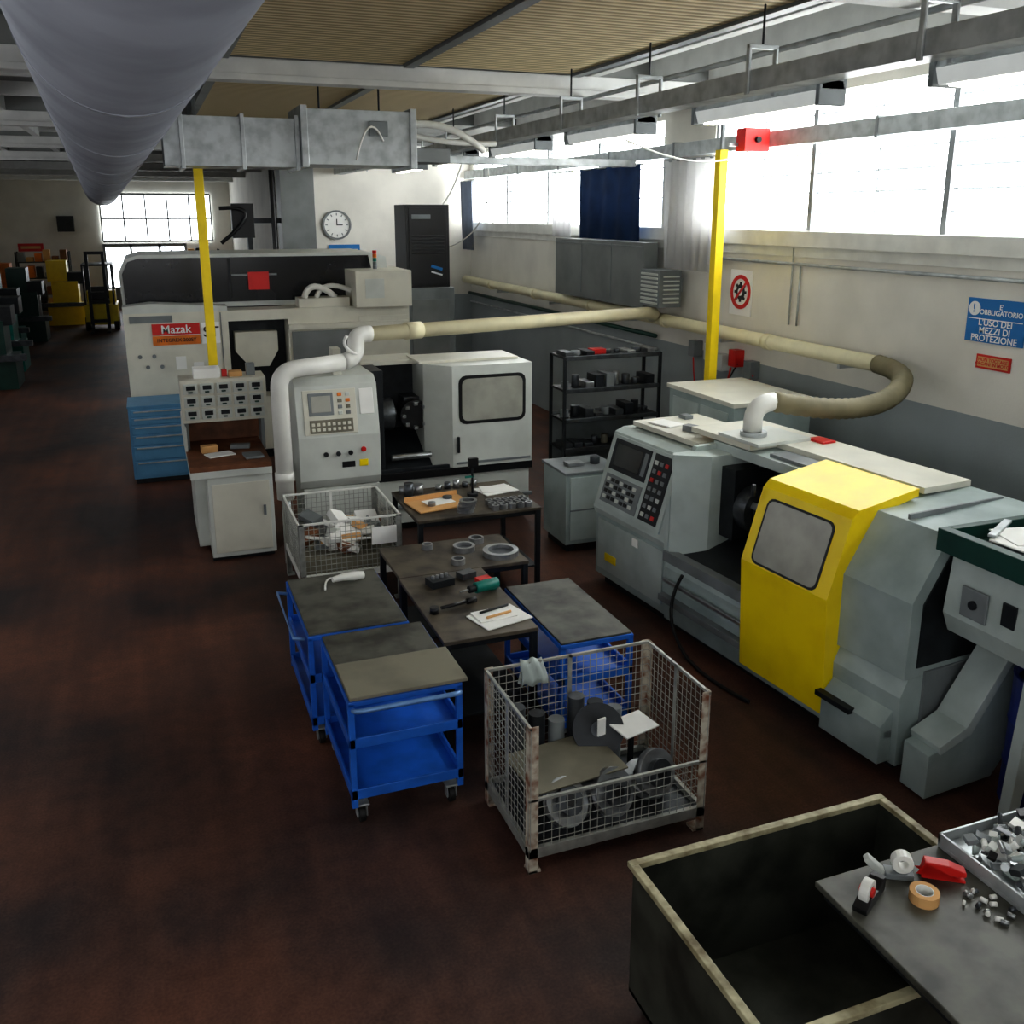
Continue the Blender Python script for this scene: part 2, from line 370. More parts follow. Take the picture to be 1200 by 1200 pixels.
# ------------------------------------------------------------------ right CNC lathe
def lathe_right():
    o = B('cnc_lathe_with_yellow_door', (4.12, 8.75, 0), math.radians(-85), bev=.008)
    A0 = .28
    o.box(.38, 4.25, .12, 1.25, 0, .12, 'dark')
    o.prism([(.02, .1), (.0, .62), (.06, .75), (1.35, .75), (1.35, .1)], 'x', 1.6, 4.35, 'mgreen')
    o.box(1.6, 4.3, -.06, .02, .3, .36, 'mgrey')
    o.box(A0, 1.62, .06, 1.3, .1, .78, 'mgreen')
    o.box(A0+.06, 1.5, .045, .06, .18, .72, 'mgrl')
    o.prism([(.02, .78), (0.0, .84), (.24, 1.62), (.34, 1.66), (1.3, 1.68), (1.3, .78)], 'x', A0+.03, 1.6, 'mgrl')
    nn = Vector((0, -.78, .24)).normalized()
    def patch(u0, u1, t0, t1, m, th=.02):
        P = lambda u, t: (u+A0, .24*t, .84+.78*t)
        o.slab([P(u0, t0), P(u1, t0), P(u1, t1), P(u0, t1)], nn, th, m)
    patch(.08, 1.2, .06, .97, 'mgrl', .02)
    patch(.14, .78, .54, .93, 'dark', .03); patch(.2, .66, .6, .88, 'screen', .034); patch(.69, .75, .6, .88, 'mgrey', .034)
    patch(.14, .78, .12, .48, 'mgrey', .03)
    for i in range(7):
        for j in range(4): patch(.18+i*.078, .235+i*.078, .17+j*.075, .215+j*.075, 'black' if (i+j) % 3 else 'mlight', .038)
    patch(.84, 1.14, .12, .93, 'dark', .028)
    for i in range(3):
        for j in range(7): patch(.87+i*.085, .92+i*.085, .17+j*.105, .22+j*.105, ['mlight', 'mgrey', 'mgrey', 'mgrey', 'red', 'mgrey'][(i*5+j) % 6], .036)
    o.box(1.0, 1.1, .03, .045, .62, .7, 'paper').box(.5, .7, .03, .045, .3, .38, 'yellow')
    o.box(A0+.12, 1.5, .4, 1.2, 1.68, 1.73, 'mcream')
    o.cbox((.7, .6, 1.74), (.3, .22, .015), 'paper', .2).cbox((1.1, .65, 1.76), (.22, .1, .06), 'mgrey', .3).cbox((1.35, .75, 1.745), (.2, .25, .02), 'card', -.2).cbox((.55, .95, 1.75), (.12, .1, .04), 'mgrey')
    o.box(1.6, 2.85, .85, 1.3, .75, 1.75, 'dark')
    o.prism([(.06, .75), (.85, .75), (.85, .98)], 'x', 1.6, 2.85, 'dark')
    o.prism([(1.6, .04), (1.66, .0), (1.86, .28), (1.86, .85), (1.6, .85)], 'z', .75, 1.7, 'mgrl')
    o.prism([(.0, .75), (.0, 1.3), (.28, 1.74), (1.3, 1.78), (1.3, .75)], 'x', 1.58, 1.64, 'mgrl')
    o.box(1.86, 2.05, .4, .84, .95, 1.6, 'dark')
    o.cyl((2.05, .6, 1.24), (2.2, .6, 1.24), .21, 'iron', 28).cyl((2.2, .6, 1.24), (2.24, .6, 1.24), .13, 'black', 24)
    for a in range(3):
        an = a*2.09+.5; o.cbox((2.23, .6+.12*math.cos(an), 1.24+.12*math.sin(an)), (.08, .06, .06), 'steel', rx=an)
    o.box(2.3, 2.78, .65, .85, 1.0, 1.45, 'black'); o.cyl((2.45, .5, 1.15), (2.45, .68, 1.15), .11, 'iron', 18)
    o.tube(arc((2.38, .42, 1.45), (2.3, .6, 1.55), (2.35, .45, 1.25)), .015, 'paper', 6)
    o.prism([(.5, 1.68), (.5, 1.77), (1.3, 1.78), (1.3, 1.68)], 'x', 1.6, 2.85, 'mgrl')
    o.box(1.6, 2.85, -.02, .08, .68, .78, 'mgrey').box(1.65, 2.8, -.05, -.02, .5, .53, 'steel')
    o.box(1.25, 2.1, .5, 1.3, 1.78, 1.83, 'mcream').box(2.1, 3.7, .8, 1.3, 1.78, 1.83, 'mcream'); o.box(1.65, 2.2, .5, 1.1, 1.83, 1.86, 'mlight').box(2.15, 2.35, 1.1, 1.25, 1.83, 1.85, 'red')
    o.box(2.3, 2.75, .55, .75, 1.77, 1.8, 'mgrey')
    o.prism([(.02, .75), (.02, 1.3), (.3, 1.74), (1.3, 1.78), (1.3, .75)], 'x', 2.8, 4.35, 'mgreen')
    o.prism([(.12, .82), (.12, 1.28), (.34, 1.62), (1.0, 1.64), (1.0, .82)], 'x', 4.34, 4.36, 'dark')
    o.prism([(.2, .25), (.2, .78), (1.0, .78), (1.0, .25)], 'x', 4.34, 4.37, 'mgrey')
    o.box(4.0, 4.02, .3, 1.25, 1.75, 1.79, 'mgrey')
    o.prism([(-.1, .12), (-.1, .4), (.0, .5), (.1, .5), (.1, .12)], 'x', 3.75, 4.3, 'mgreen')
    o.box(3.72, 4.05, -.14, -.08, .38, .42, 'dark')
    o.prism([(-.07, .2), (-.12, 1.12), (.06, 1.7), (.12, 1.76), (.7, 1.85), (.7, 1.79), (.3, 1.7), (.16, 1.15), (.1, .2)], 'x', 2.8, 3.74, 'yellow')
    dn = Vector((0, -.58, .18)).normalized()
    def D(u, t): return Vector((u, -.12+.18*t, 1.12+.58*t))
    def rr(u0, u1, t0, t1, r=.05):
        out = []
        for (cu_, ct, a0) in ((u1-r, t1-r*1.5, 0), (u0+r, t1-r*1.5, 90), (u0+r, t0+r*1.5, 180), (u1-r, t0+r*1.5, 270)):
            for k in range(4):
                a = math.radians(a0+k*30); out.append(D(cu_+r*math.cos(a), ct+r*1.5*math.sin(a)))
        return out
    o.slab(rr(2.9, 3.62, .02, .9, .07), dn, .006, 'dark'); o.slab(rr(2.92, 3.6, .05, .87, .06), dn, .009, 'glassg')
    for z in (.3, 1.15, 1.62): o.cyl((2.78, -.02, z), (2.78, -.02, z+.1), .018, 'dark', 8)
    o.tube(arc((1.95, -.05, .66), (1.75, -.16, .2), (2.3, -.2, .02), 12)+arc((2.35, -.2, .02), (2.6, -.28, .02), (3.1, -.2, .02), 10), .016, 'rubber', 8)
    o.cyl((1.9, .7, 1.86), (1.9, .7, 1.9), .12, 'galv')
    o.done()
lathe_right()
def dens(P, k=4):
    out = []
    for i in range(len(P)-1):
        for j in range(k): out.append(P[i]+(P[i+1]-P[i])*(j/k))
    return out+[P[-1]]
h = B('flexible_extraction_hose', bev=0)
h.tube([Vector((4.97, 6.92, 1.905))]+arc((4.97, 6.92, 2.0), (4.97, 6.92, 2.15), (5.2, 6.95, 2.15), 6), .085, 'pvc', 18)
path = arc((5.2, 6.95, 2.15), (6.1, 6.6, 1.96), (6.7, 7.0, 2.18), 14)+arc((6.73, 7.03, 2.19), (6.98, 7.2, 2.26), (7.02, 7.68, 2.28), 8)
h.tube(dens(path, 3), .1, 'hose', 16, True, lambda i: .1 if i % 2 else .088)
h.done()
h = B('extraction_pipe', bev=0)
h.tube([(7.02, 7.7, 2.28), (7.02, 21.4, 2.3)], .085, 'cream', 18)
for y in (9.5, 12.0, 14.5, 17, 19.5): h.tube([(7.02, y, 2.28), (7.02, y+.12, 2.28)], .097, 'cream', 18)
for y in (8.2, 10.5, 13.2, 16.2, 19): h.box(6.95, 7.195, y-.02, y+.02, 2.16, 2.2, 'galv')
h.done()
h = B('extraction_pipe', bev=0)
h.tube([(1.22, 10.15, .75), (1.22, 10.15, 1.95)]+arc((1.22, 10.15, 1.98), (1.22, 10.15, 2.18), (1.45, 10.2, 2.18), 6)+[Vector((1.95, 10.33, 2.2))], .095, 'pvc', 18)
h.tube(arc((1.95, 10.33, 2.2), (2.12, 10.38, 2.22), (2.12, 10.42, 2.38), 6)+arc((2.12, 10.42, 2.4), (2.12, 10.44, 2.5), (2.3, 10.49, 2.48), 6), .095, 'pvc', 18)
h.tube([(2.28, 10.48, 2.48), (6.5, 11.9, 2.42)]+arc((6.55, 11.92, 2.42), (6.9, 12.03, 2.41), (6.93, 12.3, 2.32), 5), .085, 'cream', 18)
h.cyl((2.75, 10.64, 2.475), (2.95, 10.71, 2.472), .1, 'cream', 18).cyl((1.22, 10.15, .95), (1.22, 10.15, 1.05), .105, 'pvc', 18)
h.cyl((1.22, 10.15, 0), (1.22, 10.15, .76), .05, 'galv', 12)
h.tube(arc((2.0, 10.28, 2.5), (1.9, 10.28, 2.38), (2.1, 10.3, 2.28)), .02, 'paper', 6)
h.done()

# ------------------------------------------------------------------ conveyor at near end
o = B('parts_conveyor', bev=.006)
o.prism([(4.52, .02), (4.52, .34), (4.85, .42), (5.35, 1.16), (5.95, 1.16), (5.6, .75), (5.1, .06)], 'y', 4.14, 4.36, 'mgreen')
o.prism([(4.6, .34), (4.85, .44), (5.3, 1.16), (5.26, 1.2), (4.8, .5), (4.58, .4)], 'y', 4.12, 4.38, 'mgrl')
o.prism([(4.76, 1.12), (4.7, 1.26), (4.74, 1.7), (5.9, 1.7), (5.9, 1.12)], 'y', 3.62, 4.34, 'mgrl')
o.box(4.7, 5.95, 3.55, 4.36, 1.7, 1.73, 'dgreen')
for (a, b, c_, e) in ((4.64, 4.72, 3.52, 4.4), (4.72, 5.95, 3.5, 3.56), (4.72, 5.95, 4.34, 4.4), (5.9, 5.96, 3.56, 4.34)): o.box(a, b, c_, e, 1.68, 1.83, 'dgreen')
o.cbox((5.0, 3.98, 1.82), (.44, .34, .012), 'paper', .2, rx=.06).cbox((5.05, 4.05, 1.835), (.4, .28, .01), 'paper', -.2, rx=.05).cbox((4.95, 4.2, 1.85), (.4, .05, .02), 'galv', .5)
o.box(4.8, 5.2, 3.85, 4.15, 1.73, 1.8, 'mgrey')
o.hexa([(4.78, 3.72, 0), (4.86, 3.72, 0), (4.86, 3.8, 0), (4.78, 3.8, 0), (4.86, 3.72, 1.13), (5.02, 3.72, 1.13), (5.02, 3.8, 1.13), (4.86, 3.8, 1.13)], 'mgrl')
o.box(5.75, 5.85, 3.7, 3.8, 0, 1.13, 'mgrl').box(4.76, 4.88, 3.7, 3.82, 0, .02, 'mgrey')
o.box(4.7, 4.72, 3.8, 3.9, 1.35, 1.5, 'dark').box(4.69, 4.71, 4.0, 4.2, 1.3, 1.5, 'mgrey').cyl((4.72, 4.1, 1.4), (4.67, 4.1, 1.4), .03, 'dark', 12)
for k in range(4): o.cyl((4.95+.22*k, 3.62, 1.45), (4.95+.22*k, 3.6, 1.45), .018, 'dark', 8)
o.done()
o = B('blue_drum', bev=.003)
cx_, cy_ = 5.22, 3.84
prof = [(.24, 0), (.26, .02), (.255, .28), (.265, .3), (.255, .32), (.255, .58), (.265, .6), (.255, .62), (.26, .9), (.265, .92), (.24, .92), (.23, .88)]
vr = [[o.bm.verts.new((cx_+r*math.cos(k*math.pi/16), cy_+r*math.sin(k*math.pi/16), z)) for k in range(32)] for r, z in prof]
for i in range(len(vr)-1):
    for k in range(32): o.face([vr[i][k], vr[i][(k+1) % 32], vr[i+1][(k+1) % 32], vr[i+1][k]], 'barrel', True)
o.face(vr[0][::-1], 'barrel'); o.face(vr[-1], 'black')
o.done()

# ------------------------------------------------------------------ cabinet behind lathe
o = B('electrical_cabinet')
o.box(5.75, 6.75, 8.35, 9.7, .08, 1.78, 'mgreen').box(5.72, 6.78, 8.32, 9.73, 1.78, 1.83, 'mcream').box(5.8, 6.7, 8.4, 9.65, 0, .08, 'dark')
o.box(5.735, 5.75, 8.45, 9.0, .2, 1.7, 'mgrl').box(5.735, 5.75, 9.05, 9.6, .2, 1.7, 'mgrl').box(5.72, 5.735, 9.0, 9.04, .9, 1.05, 'dark')
o.done()

# ------------------------------------------------------------------ centre CNC lathe
def lathe_center():
    o = B('cnc_lathe_with_sliding_door', bev=.008)
    o.prism([(10.45, .75), (10.38, .85), (10.38, 1.35), (10.5, 1.92), (10.62, 2.0), (11.4, 2.0), (11.4, .75)], 'x', 1.42, 2.35, 'mlight')
    o.box(1.5, 2.33, 10.5, 11.4, .0, .76, 'mlight').box(1.46, 2.34, 10.44, 10.5, .3, .74, 'mlight')
    n = Vector((0, -.57, .12)).normalized()
    def patch(x0, x1, t0, t1, m, th):
        S = lambda t: (10.38+.12*t, 1.35+.57*t)
        o.slab([(x0, *S(t0)), (x1, *S(t0)), (x1, *S(t1)), (x0, *S(t1))], n, th, m)
    patch(1.5, 2.1, .05, .92, 'mcream', .012); patch(1.56, 1.84, .42, .86, 'mgrey', .02); patch(1.59, 1.81, .48, .8, 'glassg', .023)
    patch(1.56, 2.05, .08, .34, 'board', .02)
    for i in range(8): patch(1.58+i*.058, 1.615+i*.058, .12, .18, 'mcream', .026); patch(1.58+i*.058, 1.615+i*.058, .22, .28, 'mcream', .026)
    for i in range(2):
        for j in range(4): patch(1.89+i*.09, 1.94+i*.09, .42+j*.12, .49+j*.12, ['mlight', 'mgrey', 'board', 'orange'][(i+j) % 4], .022)
    patch(2.14, 2.3, .4, .9, 'paper', .01)
    for i in range(3): o.cyl((1.72+i*.14, 10.38, 1.15), (1.72+i*.14, 10.35, 1.15), .028, 'dark', 10)
    o.cyl((2.15, 10.38, 1.18), (2.15, 10.35, 1.18), .03, 'red', 12)
    o.box(2.1, 2.2, 10.37, 10.38, .98, 1.06, 'yellow').box(1.9, 2.05, 10.37, 10.38, .98, 1.05, 'black')
    o.box(1.9, 2.0, 10.7, 10.9, 2.0, 2.3, 'mcream')
    o.box(2.35, 4.35, 10.75, 12.1, .1, .75, 'mlight').box(2.4, 4.3, 10.85, 12.0, 0, .1, 'dark')
    o.box(2.33, 4.38, 10.7, 10.76, .66, .76, 'black').box(2.33, 4.38, 10.7, 10.75, .3, .34, 'mgrey')
    o.box(2.33, 3.3, 10.72, 10.76, .76, .8, 'dark')
    o.box(2.35, 3.05, 11.5, 11.9, .75, 2.0, 'dark'); o.box(2.35, 2.5, 10.8, 11.5, .75, 2.0, 'dark')
    o.prism([(10.78, .75), (11.5, .75), (11.5, 1.15)], 'x', 2.35, 3.1, 'dark')
    o.box(2.35, 3.1, 11.3, 11.9, 1.98, 2.03, 'mcream'); o.box(3.0, 4.3, 11.0, 11.6, 2.02, 2.05, 'mcream')
    o.cyl((2.5, 11.15, 1.4), (2.68, 11.15, 1.4), .2, 'iron', 28).cyl((2.68, 11.15, 1.4), (2.72, 11.15, 1.4), .1, 'black', 20)
    o.cyl((2.95, 11.05, 1.38), (2.95, 11.2, 1.38), .19, 'black', 12); o.box(2.85, 3.05, 11.2, 11.5, 1.2, 1.58, 'iron')
    for a in range(8): o.cbox((2.95+.15*math.cos(a*.785), 11.03, 1.38+.15*math.sin(a*.785)), (.05, .08, .04), 'steel')
    o.cyl((2.6, 10.9, .9), (3.1, 10.9, .9), .04, 'steel', 12)
    o.prism([(3.05, 11.2), (3.05, 11.0), (3.32, 10.68), (4.36, 10.68), (4.36, 11.6), (3.05, 11.6)], 'z', .76, 2.02, 'mlight')
    def rr(x0, x1, z0_, z1_, r):
        out = []
        for cx2, cz, a0 in ((x1-r, z1_-r, 0), (x0+r, z1_-r, 90), (x0+r, z0_+r, 180), (x1-r, z0_+r, 270)):
            for k in range(4): a = math.radians(a0+30*k); out.append((cx2+r*math.cos(a), 10.68, cz+r*math.sin(a)))
        return out
    o.slab(rr(3.4, 4.27, 1.3, 1.9, .09), (0, -1, 0), .012, 'black'); o.slab(rr(3.44, 4.23, 1.34, 1.86, .07), (0, -1, 0), .018, 'glassg')
    o.box(3.37, 3.4, 10.64, 10.68, .95, 1.15, 'dark').box(3.36, 4.34, 10.665, 10.68, .8, .83, 'mgrey')
    o.done()
lathe_center()

# ------------------------------------------------------------------ bench with parts drawers
o = B('workbench_with_parts_drawers')
o.box(.42, 1.12, 10.45, 10.9, .05, .98, 'mlight').box(.3, 1.1, 10.9, 12.2, .05, .98, 'mlight').box(.42, 1.1, 10.5, 12.15, 0, .05, 'dark')
o.box(.25, 1.12, 10.42, 12.25, 1.06, 1.12, 'wood').box(.25, 1.12, 10.42, 12.25, .98, 1.06, 'mlight')
o.box(.24, .27, 11.2, 12.25, 1.12, 1.4, 'mlight')
o.box(.25, 1.17, 11.72, 12.1, 1.12, 1.5, 'wood')
o.box(.24, 1.2, 11.25, 11.7, 1.44, 1.94, 'mcream').box(.26, .3, 11.3, 11.6, 1.12, 1.44, 'mgrey').box(1.12, 1.16, 11.3, 11.6, 1.06, 1.44, 'mgrey')
for i in range(5):
    for j in range(3):
        x = .275+i*.183; z = 1.48+j*.15
        o.box(x, x+.155, 11.225, 11.26, z, z+.12, 'mlight').box(x+.03, x+.125, 11.215, 11.23, z+.05, z+.1, 'dark').box(x+.05, x+.1, 11.19, 11.23, z+.02, z+.035, 'dgreen')
o.box(.4, .7, 11.35, 11.6, 1.94, 2.05, 'paper').box(.8, .95, 11.35, 11.5, 1.94, 2.0, 'card').box(.72, .78, 11.4, 11.5, 1.94, 2.02, 'red').box(1.0, 1.1, 11.4, 11.5, 1.94, 2.08, 'mgrey')
o.cbox((.6, 10.9, 1.13), (.3, .2, .015), 'paper', .3).cbox((.95, 10.7, 1.14), (.2, .25, .03), 'mgrey', .1).cbox((.5, 11.1, 1.16), (.18, .12, .08), 'card', .1).cbox((.85, 11.15, 1.15), (.22, .1, .05), 'mgrey', -.2)
o.box(.46, 1.08, 10.44, 10.45, .1, .9, 'mcream').box(1.0, 1.03, 10.425, 10.44, .5, .62, 'mgrey')
o.done()
o = B('tool_drawer_cabinet')
o.box(-.42, .48, 14.1, 14.85, .08, 1.12, 'cblue').box(-.4, .46, 14.15, 14.8, 0, .08, 'dark').box(-.43, .49, 14.08, 14.87, 1.12, 1.15, 'cblue')
for j, (a, b) in enumerate([(.12, .34), (.36, .56), (.58, .72), (.74, .86), (.88, .98), (1.0, 1.09)]):
    o.box(-.39, .45, 14.08, 14.1, a, b, 'cblue').box(-.35, .41, 14.06, 14.08, b-.035, b-.015, 'galv')
o.done()

# ------------------------------------------------------------------ big machining centre
def machining_center():
    o = B('large_machining_center', bev=.012)
    o.box(-.38, 1.1, 15.0, 17.4, .15, 2.36, 'mcream')
    o.box(-.36, 3.9, 15.1, 17.3, 0, .15, 'dark')
    o.prism([(-.38, 2.36), (-.38, 2.46), (.0, 2.5), (1.1, 2.43), (1.1, 2.36)], 'y', 15.0, 15.4, 'mlight')
    o.box(1.1, 2.0, 15.5, 17.4, .15, 2.34, 'mgrey').box(1.1, 2.0, 15.0, 15.5, .15, 1.0, 'mcream').box(1.1, 2.0, 15.0, 15.5, 2.2, 2.36, 'mcream')
    o.box(1.1, 2.0, 15.45, 15.5, 1.0, 2.2, 'dark')
    o.prism([(1.2, 2.0), (1.2, 1.7), (1.4, 1.45), (1.7, 1.45), (1.85, 1.7), (1.85, 2.0)], 'y', 15.2, 15.5, 'mcream')
    o.box(2.0, 3.95, 15.0, 17.4, .15, 2.36, 'mcream'); o.box(2.05, 3.1, 14.96, 15.0, .5, 2.0, 'panelg').box(3.12, 3.9, 14.97, 15.0, .5, 2.2, 'mcream')
    o.box(2.0, 3.9, 14.9, 15.0, 2.04, 2.12, 'mcream'); o.box(3.05, 3.95, 14.8, 16.0, 2.36, 2.92, 'mcream')
    o.box(3.2, 3.5, 14.79, 14.8, 2.5, 2.8, 'mlight').box(2.5, 2.56, 14.93, 14.97, 1.0, 1.5, 'dark')
    o.prism([(-.38, 2.36), (-.4, 2.92), (-.3, 3.12), (-.1, 3.18), (3.5, 3.18), (3.75, 3.1), (3.85, 2.36)], 'y', 15.7, 17.4, 'mlight')
    o.prism([(-.34, 2.44), (-.35, 2.9), (-.26, 3.08), (-.1, 3.13), (3.45, 3.13), (3.6, 2.44)], 'y', 15.66, 15.7, 'glassd')
    o.box(1.2, 1.24, 15.64, 15.67, 2.5, 3.12, 'dark').box(1.5, 1.82, 15.6, 15.66, 2.62, 2.9, 'red').box(1.25, 1.95, 15.62, 15.655, 2.84, 2.87, 'mgrey')
    for k, m in enumerate(('mgrey', 'mgrey', 'teal', 'orange', 'red')): o.cyl((3.5, 15.4, 2.92+.06*k), (3.5, 15.4, 2.975+.06*k), .035, m, 12)
    o.box(.1, .68, 14.985, 15.0, 1.88, 2.2, 'swhite').box(0, .68, 14.98, 14.99, 2.03, 2.2, 'red').box(.0, .68, 14.982, 14.99, 1.88, 2.02, 'orange')
    o.text('Mazak', .17, (.34, 14.975, 2.11), (1, 0, 0), (0, 0, 1), 'swhite')
    o.text('INTEGREX 200SY', .075, (.34, 14.975, 1.95), (1, 0, 0), (0, 0, 1), 'black')
    o.box(.7, .97, 14.98, 15.0, 1.88, 2.2, 'swhite'); o.text('ST', .22, (.84, 14.975, 2.05), (1, 0, 0), (0, 0, 1), 'black')
    for k in range(4): o.cyl((-.2+.1*k, 15.0, 1.72-.16*(k % 2)), (-.2+.1*k, 14.97, 1.72-.16*(k % 2)), .03, 'mgrey', 10)
    o.box(.3, .45, 14.98, 15.0, 1.5, 1.7, 'paper').box(.55, .7, 14.98, 15.0, 1.3, 1.6, 'paper').box(-.3, .3, 14.98, 15.0, 2.22, 2.32, 'mgrey')
    o.box(.985, 1.0, 14.985, 15.0, .2, 2.34, 'mgrey')
    o.tube(arc((2.3, 15.2, 2.5), (2.4, 15.2, 2.85), (2.8, 15.2, 2.5)), .05, 'pvc', 10).tube(arc((2.5, 15.25, 2.5), (2.6, 15.25, 2.8), (3.05, 15.2, 2.6)), .04, 'pvc', 10); o.box(2.2, 3.0, 15.1, 15.5, 2.36, 2.5, 'mcream')
    o.done()
machining_center()

o = B('black_control_cabinet')
o.box(4.35, 5.15, 16.6, 17.4, 2.5, 3.95, 'black').box(4.4, 5.1, 16.58, 16.6, 2.55, 3.9, 'black').box(4.45, 4.8, 16.57, 16.58, 3.7, 3.78, 'mgrey').cbox((4.9, 16.575, 2.85), (.22, .01, .05), 'sblue', ry=.3)
o.cbox((4.9, 16.575, 2.75), (.22, .01, .03), 'swhite', ry=.3)
for k in range(6): o.box(4.45, 5.05, 16.57, 16.59, 3.1+.06*k, 3.12+.06*k, 'dark')
o.box(4.3, 5.2, 16.5, 17.5, 0, 2.5, 'mgrey').box(4.4, 5.1, 16.48, 16.5, .3, 2.3, 'panelg')
o.tube(arc((5.1, 16.8, 3.95), (5.4, 16.8, 4.3), (5.5, 16.6, 4.97), 10), .02, 'pvc', 6).tube(arc((5.3, 14.9, 4.5), (5.4, 14.9, 3.5), (5.15, 16.7, 3.2), 12), .012, 'pvc', 6)
o.done()
o = B('column_with_conduits'); o.box(2.75, 3.45, 20.65, 21.3, 0, 4.98, 'panelg').box(1.75, 2.2, 20.8, 21.0, 3.3, 4.0, 'black')
o.tube([(2.6, 20.75, 0), (2.6, 20.75, 4.98)], .06, 'black', 10).tube(arc((1.5, 20.7, 3.9), (2.55, 20.7, 4.0), (1.5, 20.7, 3.2)), .04, 'black', 8)
o.box(1.9, 2.75, 20.82, 21.0, 3.6, 3.7, 'dark').box(2.05, 2.15, 20.82, 21.0, 0, 3.4, 'dark')
o.done()
o = B('wall_clock', bev=0); c0 = (4.05, 3.55)
o.ring((c0[0], 21.44, c0[1]), 'y', .32, .28, .06, 'panelg', 32); o.cyl((c0[0], 21.495, c0[1]), (c0[0], 21.46, c0[1]), .29, 'paper', 32)
for k in range(12):
    a = k*math.pi/6; o.cbox((c0[0]+.23*math.sin(a), 21.455, c0[1]+.23*math.cos(a)), (.02, .01, .05), 'mgrey', ry=a)
o.cbox((c0[0], 21.45, c0[1]+.06), (.02, .01, .14), 'black').cbox((c0[0]+.06, 21.45, c0[1]), (.14, .01, .02), 'black'); o.done()
o = B('safety_sign_board'); o.box(3.85, 4.55, 21.47, 21.495, 2.85, 3.12, 'sblue').box(3.9, 4.5, 21.46, 21.47, 2.95, 3.02, 'swhite').done()

# ------------------------------------------------------------------ right wall items
o = B('wall_panel_box'); o.box(6.85, 7.08, 12.45, 15.7, 2.42, 3.38, 'panelg').box(6.84, 6.86, 12.5, 15.65, 3.3, 3.33, 'mgrey')
for y in (13.5, 14.6): o.box(6.84, 6.86, y, y+.02, 2.5, 3.35, 'mgrey')
o.box(7.05, 7.195, 12.7, 12.8, 2.6, 3.2, 'mgrey').box(7.05, 7.195, 15.5, 15.6, 2.6, 3.2, 'mgrey')
o.done()
def curtain(name, y0, y1, z0_, z1_, x, m, amp=.04, waves=6):
    o = B(name, bev=0); n = waves*8; rows = []
    for z in (z0_, (z0_+z1_)/2, z1_):
        f = 1+.15*(z1_-z)/(z1_-z0_)
        rows.append([o.bm.verts.new((x+amp*math.sin(i/n*waves*2*math.pi+z)*f, y0+(y1-y0)*i/n, z)) for i in range(n+1)])
    for r in range(2):
        for i in range(n): o.face([rows[r][i], rows[r][i+1], rows[r+1][i+1], rows[r+1][i]], m, True)
    o.tube([(x, y0-.05, z1_), (x, y1+.05, z1_)], .015, 'galv', 8)
    ob = o.done(); md = ob.modifiers.new('s', 'SOLIDIFY'); md.thickness = .004
curtain('navy_tarp', 12.75, 14.85, 3.4, 4.5, 6.93, 'nblue', .02, 4)
curtain('curtain', 10.7, 11.95, 3.05, 4.5, 6.9, 'curt', .05, 6)
curtain('curtain', 15.2, 16.0, 3.4, 4.5, 6.93, 'curt', .04, 4)
curtain('curtain', 20.4, 21.2, 3.0, 4.5, 6.9, 'curt2', .04, 3)
o = B('unit_heater'); o.box(6.72, 7.08, 11.75, 12.3, 2.5, 3.02, 'mgrey')
for k in range(8): o.box(6.7, 6.74, 11.79, 12.26, 2.54+.058*k, 2.57+.058*k, 'mlight')
for k in range(7): o.box(6.78, 7.04, 11.73, 11.75, 2.56+.06*k, 2.58+.06*k, 'mlight')
o.box(7.08, 7.195, 11.9, 12.1, 2.7, 2.9, 'galv'); o.done()
o = B('wall_conduit', bev=0); o.tube([(7.16, 4, 3.22), (7.16, 12, 3.22)], .02, 'galv', 8).tube([(7.17, 9.4, 2.5), (7.17, 9.4, 3.4)], .012, 'galv', 8)
o.tube([(7.17, 9.25, 2.5), (7.17, 9.25, 3.22)], .012, 'galv', 8); o.done()
o = B('wall_conduit', bev=0); o.tube([(7.12, 12.5, 2.0), (7.12, 21.4, 1.98)], .035, 'dgreen', 8).tube([(7.15, 12.5, 1.8), (7.15, 21.4, 1.78)], .02, 'galv', 8); o.done()
o = B('wall_socket_box')
for y, z, m in ((10.9, 1.85, 'mlight'), (10.6, 1.75, 'mlight'), (10.3, 1.85, 'red'), (9.95, 1.75, 'mgrey'), (11.3, 1.85, 'mgrey')): o.box(7.06, 7.198, y, y+.16, z, z+.22, m)
o.tube(arc((7.0, 10.3, 1.85), (7.0, 10.6, 1.0), (7.1, 9.95, 1.8), 10), .015, 'red', 6).tube(arc((7.0, 10.7, 1.85), (7.0, 10.9, .9), (7.1, 10.3, 1.9), 10), .012, 'black', 6)
o.tube(arc((7.05, 11.3, 1.85), (7.0, 11.1, .8), (7.1, 10.9, 1.85), 10), .012, 'red', 6)
o.tube([(7.15, 11.1, .2), (7.15, 11.1, 2.1)], .015, 'galv', 6); o.done()
X_ = (0, -1, 0); Z_ = (0, 0, 1)
o = B('mandatory_protection_sign', bev=0); o.box(7.18, 7.198, 6.12, 6.76, 2.64, 3.04, 'sblue')
o.box(7.176, 7.181, 6.14, 6.74, 2.85, 2.858, 'swhite').cyl((7.181, 6.68, 2.945), (7.174, 6.68, 2.945), .065, 'swhite', 24)
o.text("!", .11, (7.17, 6.68, 2.945), X_, Z_, 'sblue')
o.text("E'\nOBBLIGATORIO", .066, (7.176, 6.38, 2.945), X_, Z_, 'swhite')
o.text("L'USO DEI\nMEZZI DI\nPROTEZIONE", .085, (7.176, 6.43, 2.75), X_, Z_, 'swhite'); o.done()
o = B('prohibition_text_sign', bev=0); o.box(7.185, 7.198, 6.22, 6.6, 2.4, 2.53, 'red').box(7.18, 7.187, 6.24, 6.58, 2.42, 2.51, 'card')
o.text("NON TOCCARE\nORGANI IN MOTO", .045, (7.178, 6.41, 2.465), X_, Z_, 'red'); o.done()
